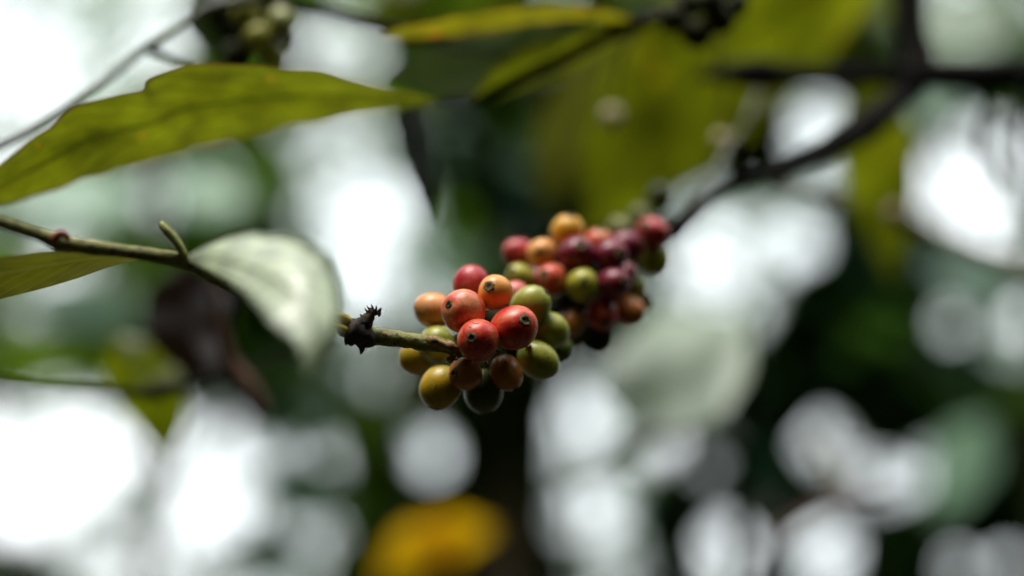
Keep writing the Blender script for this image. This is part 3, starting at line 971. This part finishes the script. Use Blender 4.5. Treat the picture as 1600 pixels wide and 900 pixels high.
# front bunch: px, py, depth, radius px, skin, calyx axis (right, down, toward camera), label, ratio
FRONT = [
    (678, 484, 0.492, 27, PALE, (-0.9, -0.2, 0.0), 'pale orange cherry at the left of the front bunch', 1.0),
    (724, 487, 0.474, 33, CORAL, (-0.60, -0.32, 0.72), 'coral red cherry with scar on its left', 1.0),
    (736, 444, 0.494, 27, CRIM, (0.2, -0.9, -0.2), 'pinkish red cherry at the top of the front bunch', 1.0),
    (774, 457, 0.480, 26, ORANGE, (-0.36, -0.34, 0.86), 'orange cherry with a black scar', 1.0),
    (747, 531, 0.466, 32.5, RED, (-0.27, -0.10, 0.95), 'red cherry with dark curved scratches, nearest to the lens', 1.0),
    (803, 512, 0.473, 35, RED, (0.47, -0.32, 0.82), 'largest red cherry with a corky scar', 1.0),
    (829, 478, 0.490, 30, GREEN, (0.72, -0.62, 0.25), 'green cherry above the largest red one', 1.02),
    (860, 516, 0.494, 27, GREEN, (0.55, 0.25, -0.5), 'green cherry at the right of the front bunch', 1.06),
    (841, 562, 0.486, 29, GREEN, (0.75, 0.60, 0.0), 'green cherry at the lower right of the front bunch', 1.08),
    (791, 582, 0.480, 25, BROWN, (0.4, 0.7, 0.2), 'brown orange cherry under the largest red one', 1.06),
    (727, 585, 0.478, 25, BROWN, (-0.62, -0.10, 0.76), 'brown cherry with black scar under the scratched one', 1.0),
    (688, 605, 0.479, 32, YELLOW, (-0.2, 0.9, 0.2), 'yellow cherry with a dark slit at lower left', 1.0),
    (755, 611, 0.487, 31, DARKG, (0.1, 0.95, 0.1), 'dark green cherry at the bottom of the front bunch', 1.0),
    (653, 558, 0.497, 26, YELLOW, (-0.8, 0.3, -0.2), 'yellow cherry behind the twig', 1.0),
    (682, 538, 0.487, 28, LIME, (-0.5, 0.2, -0.6), 'yellow green cherry behind the twig', 1.0),
    (806, 462, 0.505, 21, PINK, (0.1, -0.8, -0.3), None, 1.0),
    (872, 545, 0.508, 22, DARKG, (0.6, 0.5, -0.3), None, 1.0),
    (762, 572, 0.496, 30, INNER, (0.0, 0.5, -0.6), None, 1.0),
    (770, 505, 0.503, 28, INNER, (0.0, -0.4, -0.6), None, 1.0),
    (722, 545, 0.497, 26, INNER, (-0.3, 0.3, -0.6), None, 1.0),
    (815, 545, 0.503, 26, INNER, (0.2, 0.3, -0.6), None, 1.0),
]
front_objs = []
for row, rel in zip(FRONT, relax(FRONT)):
    o = cherry(fb, rel[0], rel[1], rel[2], rel[3] * 1.045, row[4], row[5], row[6], row[7])
    front_objs.append(o)

# rear bunch
REAR = [
    (887, 364, 0.548, 26, GOLD, (0.1, -0.8, 0.3), 'golden orange cherry on top of the rear bunch', 1.0),
    (811, 396, 0.546, 22, CRIM, (-0.7, -0.1, 0.2), 'red cherry at the left end of the rear bunch', 1.12),
    (846, 396, 0.537, 23, ORANGE, (-0.15, 0.0, 0.98), 'orange cherry with dark scar in the rear bunch', 1.0),
    (901, 398, 0.535, 27, PURPLE, (0.1, -0.3, 0.6), 'wine purple cherry in the upper row of the rear bunch', 1.0),
    (935, 382, 0.550, 23, CORAL, (0.1, -0.7, 0.3), None, 1.0),
    (953, 400, 0.537, 26, PURPLE, (0.3, -0.1, 0.6), 'purplish red cherry right of the wine purple one', 1.0),
    (976, 388, 0.551, 26, PURPLE, (0.6, -0.2, 0.2), None, 1.0),
    (813, 434, 0.532, 21, LIME, (-0.3, -0.2, 0.3), 'yellow green cherry above the front bunch', 1.0),
    (862, 437, 0.532, 24, CORAL, (-0.3, -0.2, 0.5), 'coral cherry in the middle of the rear bunch', 1.0),
    (909, 446, 0.530, 24, LIME, (0.08, -0.15, 0.95), 'green cherry with a scar amid purple ones', 1.1),
    (957, 443, 0.534, 25, PURPLE, (0.3, -0.1, 0.5), 'purple cherry right of the green one', 1.05),
    (977, 428, 0.548, 17, PURPLE, (0.4, -0.5, 0.2), None, 1.0),
    (988, 447, 0.552, 19, GREEN, (0.7, 0.1, 0.3), None, 1.0),
    (940, 490, 0.536, 24, CRIM, (0.1, 0.3, 0.6), 'crimson cherry low in the rear bunch', 1.05),
    (893, 503, 0.532, 19, BROWN, (-0.2, 0.4, 0.5), 'small brown red cherry beside the front bunch', 1.2),
    (898, 522, 0.548, 21, DARKG, (0.0, 0.7, 0.2), None, 1.0),
    (933, 525, 0.548, 24, INNER, (0.1, 0.9, 0.2), 'dark green cherry at the bottom of the rear bunch', 1.0),
    (982, 486, 0.546, 22, BROWN, (0.5, 0.2, 0.4), 'dark red brown cherry at the right of the rear bunch', 1.1),
    (1004, 471, 0.560, 16, DARKG, (0.7, 0.3, 0.0), None, 1.0),
    (1019, 364, 0.560, 24, CRIM, (-0.4, -0.3, 0.5), 'red cherry next to the rear twig', 1.0),
    (1021, 404, 0.562, 24, LIME, (0.2, 0.8, 0.2), 'green cherry hanging under the rear twig', 1.0),
    (967, 358, 0.585, 18, UNRIPE, (0.0, -0.8, 0.2), None, 1.0),
    (1000, 338, 0.600, 16, UNRIPE, (0.2, -0.8, 0.2), None, 1.0),
    (1031, 308, 0.605, 19, DARKG, (0.2, -0.8, 0.2), None, 1.0),
    (868, 474, 0.545, 18, DARKG, (-0.1, -0.2, 0.8), None, 1.0),
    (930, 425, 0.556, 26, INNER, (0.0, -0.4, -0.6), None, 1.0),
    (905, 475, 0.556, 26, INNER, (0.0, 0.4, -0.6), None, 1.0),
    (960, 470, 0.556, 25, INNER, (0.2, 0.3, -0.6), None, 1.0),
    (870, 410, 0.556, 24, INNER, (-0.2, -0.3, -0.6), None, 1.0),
    (841, 440, 0.556, 22, PURPLE, (-0.2, -0.3, -0.6), None, 1.0),
]
for row, rel in zip(REAR, relax(REAR)):
    cherry(fb, rel[0], rel[1], rel[2] - (0.009 if rel[2] < 0.575 else 0.0), rel[3] * 1.07, row[4], row[5], row[6], row[7])


# dark curved scratches on a cherry: thin raised slivers lying on its skin
def scratch(obj, pts, w=0.035):
    """pts: directions (right, down) from the centre, as fractions of the radius, on the camera side"""
    Rm = obj.rotation_quaternion.to_matrix()
    inv = Rm.transposed()
    S = obj.scale
    rows = []
    for k, (a, b_) in enumerate(pts):
        c_ = math.sqrt(max(0.02, 1 - a * a - b_ * b_))
        v = (RIGHT * a - UP * b_ - FWD * c_).normalized()
        l = inv @ v
        l = Vector((l.x, l.y, l.z / (S.z / S.x))).normalized()
        l = Vector((l.x, l.y, l.z * 1.05)) * 1.003
        rows.append((*l, w * (0.25 if k in (0, len(pts) - 1) else 1.0)))
    V, F = tube_data(rows, 12, 6, 0.2, seed=int(abs(pts[0][0] * 1000)))
    s = bpy.data.objects.new('scratch', mesh_from('scratch', V, F))
    s.data.materials.append(KNOT)
    C.objects.link(s)
    s.parent = obj
    return s


near = front_objs[4]
for pts in ([(-0.62, -0.50), (-0.62, -0.38), (-0.56, -0.26)], [(0.10, -0.56), (0.26, -0.58), (0.42, -0.66)],
            [(0.04, -0.36), (0.22, -0.40), (0.40, -0.34), (0.56, -0.24)], [(0.22, 0.20), (0.30, 0.08), (0.44, -0.02), (0.58, -0.04)],
            [(0.02, 0.22), (-0.02, 0.36), (-0.10, 0.46)], [(-0.24, -0.80), (-0.06, -0.74), (0.14, -0.78)],
            [(-0.74, 0.02), (-0.72, 0.16), (-0.66, 0.28)], [(0.62, -0.48), (0.68, -0.36), (0.70, -0.22)],
            [(-0.40, -0.62), (-0.30, -0.56), (-0.22, -0.58)], [(0.50, 0.24), (0.60, 0.16), (0.68, 0.14)]):
    scratch(near, pts, 0.032)
scratch(front_objs[11], [(-0.08, -0.28), (-0.16, -0.08), (-0.24, 0.12)], 0.03)
scratch(front_objs[8], [(0.42, -0.36), (0.50, -0.22), (0.48, -0.08), (0.56, 0.02)], 0.03)
scratch(front_objs[8], [(0.55, -0.18), (0.64, -0.10), (0.70, -0.02)], 0.025)
scratch(front_objs[9], [(-0.10, -0.70), (-0.02, -0.60), (-0.08, -0.45)], 0.03)
scratch(front_objs[5], [(-0.25, -0.18), (-0.20, -0.12), (-0.22, -0.04)], 0.025)

# ------------------------------------------------------------------ branch at the top, with large leaves
tb = empty('coffee_branch', P(1100, -60, 0.62))
tag(tb, 'coffee branch at the top edge with large yellow green leaves', 'branch', 'coffee branches')
tube_px('twig', [(1300, -80, 0.68, 10), (1180, -30, 0.65, 11), (1090, 5, 0.62, 12), (1030, 22, 0.60, 11)], tb, DARK, 20, 10, 0.07, 51)
leaf_px('leaf', [(588, 56, 0.562), (660, 46, 0.570), (760, 34, 0.578), (860, 22, 0.588), (950, 26, 0.60), (1000, 38, 0.61)],
        [2, 10, 14, 16, 12, 8, 2], [2, 14, 16, 14, 10, 6, 2], tb, LEAF_B, -0.010, 0.010, 0.002, seed=8, ragged=0.18)['label'] = 'narrow leaf with rusty margins seen edge on'
leaf_px('leaf', [(728, 168, 0.585), (800, 130, 0.595), (880, 92, 0.605), (960, 50, 0.613), (1030, 20, 0.62)],
        [2, 34, 46, 40, 22, 8, 2], [2, 10, 18, 20, 18, 10, 2], tb, LEAF_D, -0.02, 0.02, 0.002, seed=9)['label'] = 'leaf with a dark midrib slanting down to the left'
tube_px('midrib', [(732, 166, 0.578, 6), (800, 131, 0.588, 10), (880, 93, 0.598, 11), (960, 51, 0.606, 12), (1030, 20, 0.613, 13)], tb, DARK, 20, 8, 0.05, 52)
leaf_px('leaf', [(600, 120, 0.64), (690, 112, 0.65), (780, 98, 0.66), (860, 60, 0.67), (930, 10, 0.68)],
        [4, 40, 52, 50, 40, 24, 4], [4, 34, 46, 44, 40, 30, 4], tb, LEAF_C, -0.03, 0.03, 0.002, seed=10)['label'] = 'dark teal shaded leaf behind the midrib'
leaf_px('leaf', [(1410, -90, 0.80), (1270, -15, 0.79), (1120, 90, 0.78), (1000, 225, 0.77), (915, 365, 0.77)],
        [4, 70, 110, 130, 120, 80, 4], [4, 66, 108, 128, 115, 70, 4], tb, LEAF_D, 0.04, -0.04, 0.004, seed=11)['label'] = 'broad yellow green leaf, much blurred'
leaf_px('leaf', [(1000, 40, 0.86), (930, 130, 0.88), (880, 230, 0.90), (850, 330, 0.91)],
        [3, 40, 54, 48, 3], [3, 40, 52, 46, 3], tb, LEAF_OLIVE, 0.04, -0.04, 0.004, seed=12)['label'] = 'olive leaf half hidden behind the broad one'
for (x, y, r, d) in ((1050, 28, 22, 0.60), (1088, 52, 24, 0.602), (1125, 30, 23, 0.604), (1150, 8, 20, 0.608), (1075, 6, 22, 0.612), (1110, 2, 22, 0.60)):
    cherry(tb, x, y, d, r, INNER, (random.uniform(-1, 1), 0.8, 0.2))
for (x, y, r, d) in ((957, 182, 17, 0.68), (1128, 218, 14, 0.68)):
    cherry(tb, x, y, d, r, BUFF, (0.2, 0.4, 0.6), scar=False)
tube_px('petiole', [(957, 168, 0.68, 3), (965, 120, 0.66, 3), (985, 60, 0.625, 4), (1030, 22, 0.60, 5)], tb, TWIG, 14, 8, 0.05, 53)
tube_px('petiole', [(1128, 207, 0.68, 3), (1132, 140, 0.67, 3), (1120, 60, 0.64, 4), (1095, 8, 0.62, 5)], tb, TWIG, 14, 8, 0.05, 54)

# ------------------------------------------------------------------ branch at upper left
ub = empty('coffee_branch', P(420, -80, 0.60))
tag(ub, 'coffee branch at upper left with one long leaf and unripe green fruit', 'branch', 'coffee branches')
leaf_px('leaf', [(690, 160, 0.562), (600, 152, 0.555), (500, 150, 0.549), (400, 156, 0.542), (290, 170, 0.535), (240, 192, 0.530), (150, 215, 0.523), (80, 250, 0.517), (0, 292, 0.511), (-70, 326, 0.506)],
        [3, 22, 42, 56, 68, 60, 60, 48, 30, 4], [3, 15, 40, 54, 72, 56, 58, 46, 28, 4], ub, LEAF_A, 0.030, -0.030, 0.002, n=60, seed=13, ragged=0.05)['label'] = 'long sunlit olive green leaf reaching the left edge'
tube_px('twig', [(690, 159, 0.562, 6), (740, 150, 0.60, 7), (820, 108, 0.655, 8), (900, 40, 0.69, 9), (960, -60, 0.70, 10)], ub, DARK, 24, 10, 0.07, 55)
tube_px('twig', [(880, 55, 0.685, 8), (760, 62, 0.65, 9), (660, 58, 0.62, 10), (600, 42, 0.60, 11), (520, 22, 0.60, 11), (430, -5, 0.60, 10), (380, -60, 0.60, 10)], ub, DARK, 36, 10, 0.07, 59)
tube_px('side_branch', [(420, -10, 0.60, 9), (330, 10, 0.59, 8), (290, 35, 0.585, 6), (230, 75, 0.575, 6), (150, 135, 0.56, 6), (60, 195, 0.545, 6), (-40, 250, 0.53, 6)], ub, GREYTWIG, 36, 10, 0.06, 56)
tube_px('side_branch', [(232, 74, 0.575, 9), (262, 88, 0.57, 6), (295, 96, 0.56, 3)], ub, DARK, 10, 8, 0.08, 57)
for (x, y, r, d, m_) in ((388, 22, 24, 0.60, LIME), (442, 32, 25, 0.60, UNRIPE), (405, 60, 25, 0.598, LIME), (410, 8, 22, 0.606, UNRIPE), (372, 88, 24, 0.60, INNER),
                         (428, 88, 22, 0.602, LIME), (398, 40, 22, 0.612, INNER), (445, 64, 20, 0.612, INNER), (385, 74, 20, 0.612, INNER), (345, 20, 24, 0.61, INNER), (358, 45, 20, 0.61, INNER)):
    cherry(ub, x, y, d, r, m_, (random.uniform(-1, 1), 0.5, 0.5))
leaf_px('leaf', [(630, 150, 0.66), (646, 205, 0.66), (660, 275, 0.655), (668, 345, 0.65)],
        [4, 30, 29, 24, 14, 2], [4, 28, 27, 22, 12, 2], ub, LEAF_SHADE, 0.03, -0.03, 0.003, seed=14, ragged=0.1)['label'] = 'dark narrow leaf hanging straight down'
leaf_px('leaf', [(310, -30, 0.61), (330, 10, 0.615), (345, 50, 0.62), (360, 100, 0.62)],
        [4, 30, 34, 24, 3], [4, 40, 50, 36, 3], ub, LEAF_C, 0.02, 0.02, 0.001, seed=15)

# ------------------------------------------------------------------ thin twig at lower left with hanging leaves
lb = empty('dry_twig', P(240, 610, 0.62))
tag(lb, 'thin dark twig at lower left with a yellow green and a withered leaf', 'twig')
tube_px('twig', [(-60, 588, 0.56, 4), (0, 595, 0.57, 5), (100, 606, 0.59, 5), (200, 612, 0.61, 6), (245, 612, 0.62, 11), (300, 598, 0.63, 7), (380, 578, 0.65, 6), (450, 556, 0.67, 5), (530, 520, 0.69, 4)], lb, DARK, 40, 10, 0.1, 61)
leaf_px('leaf', [(175, 520, 0.72), (205, 580, 0.715), (240, 640, 0.71), (262, 715, 0.71)],
        [4, 50, 66, 60, 40, 3], [4, 36, 44, 42, 28, 3], lb, BG_BRIGHT2, 0.005, 0.01, 0.003, seed=16)['label'] = 'yellow green leaf pointing down beside bright sky'
leaf_px('leaf', [(285, 415, 0.66), (292, 470, 0.66), (305, 540, 0.655), (345, 600, 0.65)],
        [4, 54, 70, 62, 30, 3], [4, 56, 70, 64, 30, 3], lb, LEAF_DEAD, 0.02, 0.02, 0.003, seed=17)['label'] = 'blackish withered leaf'
tube_px('leaf_stalk', [(332, 440, 0.64, 6), (340, 500, 0.64, 9), (358, 560, 0.64, 12), (390, 610, 0.64, 15), (415, 652, 0.64, 11)], lb, RUST, 24, 10, 0.1, 62)

# tan twig at the right edge
rb = empty('bare_twig', P(1620, 430, 0.75))
tag(rb, 'pale tan bare twig at the right edge under the white bokeh disc', 'twig')
tube_px('twig', [(1392, 328, 0.74, 14), (1420, 350, 0.745, 13), (1480, 380, 0.75, 11), (1550, 405, 0.755, 11), (1660, 440, 0.76, 11)], rb, BUFFTWIG, 24, 10, 0.08, 63)

lt = empty('bare_twig', P(1180, 930, 0.95))
tag(lt, 'rusty forked twig in the lower right', 'twig')
tube_px('twig', [(1170, 960, 0.95, 10), (1200, 860, 0.95, 9), (1260, 810, 0.96, 8), (1320, 780, 0.97, 7), (1400, 770, 0.98, 4)], lt, RUST, 24, 10, 0.08, 64)
tube_px('side_branch', [(1320, 780, 0.97, 8), (1300, 730, 0.98, 7), (1270, 690, 0.99, 4)], lt, BUFFTWIG, 12, 8, 0.08, 65)

# ------------------------------------------------------------------ blurred single plants in the middle distance
pl = empty('coffee_sapling', P(1120, 1300, 0.95))
tag(pl, 'sapling with sky reflection painted on its rounded leaf, blurred right of the cherries', 'sapling')
tube_px('stem', [(1120, 1300, 0.97, 12), (1150, 900, 0.97, 11), (1165, 700, 0.97, 9), (1175, 560, 0.96, 6), (1168, 490, 0.95, 5)], pl, DARK, 24, 10, 0.06, 66)
leaf_px('leaf', [(1172, 500, 0.95), (1120, 540, 0.93), (1050, 580, 0.91), (985, 600, 0.90), (935, 612, 0.90)],
        [3, 64, 98, 92, 60, 3], [3, 60, 90, 84, 56, 3], pl, LEAF_SHEEN, -0.03, 0.05, 0.003, seed=18)['label'] = 'leaf with sky reflection painted pale, blurred to a rounded patch'
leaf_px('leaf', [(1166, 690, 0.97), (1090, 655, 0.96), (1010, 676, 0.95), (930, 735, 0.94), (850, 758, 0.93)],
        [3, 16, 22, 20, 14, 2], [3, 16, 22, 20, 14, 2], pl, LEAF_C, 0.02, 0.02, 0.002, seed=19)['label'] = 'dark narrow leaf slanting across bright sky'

yl = empty('yellowing_plant', P(690, 1500, 1.25))
tag(yl, 'plant with two bright yellow leaves at the bottom edge', 'plant')
tube_px('stem', [(690, 1500, 1.27, 9), (705, 1000, 1.27, 9), (690, 880, 1.26, 7), (684, 830, 1.25, 5)], yl, TWIG, 16, 8, 0.06, 67)
leaf_px('leaf', [(715, 838, 1.25), (670, 844, 1.24), (630, 864, 1.22), (590, 915, 1.21)],
        [3, 32, 40, 28, 3], [3, 26, 34, 24, 3], yl, LEAF_YELLOW, 0.03, -0.03, 0.003, seed=20)
leaf_px('leaf', [(672, 880, 1.24), (690, 850, 1.24), (720, 832, 1.25), (775, 830, 1.26)],
        [3, 30, 36, 24, 3], [3, 32, 40, 28, 3], yl, LEAF_YELLOW, -0.03, 0.03, 0.003, seed=21)


def sapling(label, stem, leaves, seed):
    r0 = stem[0]
    t = empty('coffee_sapling', P(*r0[:3]))
    tag(t, label, 'sapling', 'blurred saplings with pale leaves')
    tube_px('stem', stem, t, TWIG, 24, 8, 0.06, seed)
    for k, (cx, cy, L_, w, ang, d, mat, tilt) in enumerate(leaves):
        a_ = math.radians(ang)
        ux, uy = math.cos(a_), math.sin(a_)
        mid = [(cx - ux * L_ * 0.5, cy - uy * L_ * 0.5, d), (cx - ux * L_ * 0.15, cy - uy * L_ * 0.15 - L_ * 0.03, d - 0.01),
               (cx + ux * L_ * 0.2, cy + uy * L_ * 0.2 - L_ * 0.02, d - 0.02), (cx + ux * L_ * 0.5, cy + uy * L_ * 0.5, d - 0.02)]
        leaf_px('leaf', mid, [2, w * 0.8, w, w * 0.85, w * 0.45, 1], [2, w * 0.8, w, w * 0.85, w * 0.45, 1], t, mat, tilt, -tilt, 0.003, 20, 8, seed + k)
        # leaf stalk back to the stem
        sx_ = min(stem, key=lambda q: abs(q[1] - mid[0][1]))
        tube_px('petiole', [(sx_[0], sx_[1], sx_[2], 2.5), ((sx_[0] + mid[0][0]) / 2, (sx_[1] + mid[0][1]) / 2 - 8, (sx_[2] + d) / 2, 2), (*mid[0], 2)], t, TWIG, 10, 6, 0.05, seed + k)
    return t


sapling('sapling with pale leaves blurred behind the twig on the left', [(230, 1500, 1.55, 6), (235, 700, 1.55, 6), (240, 500, 1.55, 5), (250, 300, 1.55, 4), (255, 240, 1.55, 3)],
        [(120, 480, 220, 40, 186, 1.5, BG_PALE, -0.05), (95, 305, 270, 40, 184, 1.5, BG_PALE, -0.05), (335, 305, 170, 40, 8, 1.5, BG_PALE, 0.05), (420, 275, 160, 46, 70, 1.52, BG_BRIGHT, 0.05), (110, 560, 250, 44, 182, 1.52, BG_BRIGHT, 0.06), (300, 350, 120, 30, 60, 1.52, BG_MID, 0.04)], 200)
sapling('sapling with grey green leaves blurred in the lower left', [(560, 1500, 1.7, 6), (560, 900, 1.7, 6), (548, 780, 1.7, 5), (540, 640, 1.7, 4), (530, 590, 1.7, 3)],
        [(455, 650, 180, 44, 160, 1.65, BG_PALE, -0.05), (470, 770, 170, 48, 190, 1.65, BG_PALE, -0.05), (400, 870, 180, 40, 175, 1.65, BG_PALE, -0.05), (560, 800, 150, 36, 100, 1.7, BG_BRIGHT, 0.03)], 220)
sapling('sapling with two dull grey leaves above the rear cherries', [(905, 1500, 1.6, 6), (900, 700, 1.6, 5), (790, 420, 1.62, 5), (775, 300, 1.62, 4), (772, 210, 1.62, 3)],
        [(845, 235, 140, 40, 350, 1.58, BG_PALE, 0.05), (840, 305, 140, 42, 8, 1.58, BG_TEAL, 0.05), (715, 250, 110, 30, 100, 1.6, BG_PALE, 0.03)], 240)
sapling('tall sapling with pale leaves blurred at the right edge', [(1640, 1500, 1.5, 6), (1630, 900, 1.5, 6), (1615, 650, 1.5, 5), (1605, 300, 1.5, 4), (1600, 20, 1.5, 3)],
        [(1500, 735, 190, 52, 118, 1.45, BG_PALE, -0.05), (1500, 40, 170, 56, 175, 1.46, LEAF_SHEEN, -0.05), (1470, 155, 120, 40, 160, 1.47, BG_PALE, -0.04), (1520, 440, 170, 34, 200, 1.46, BG_PALE, -0.04)], 260)
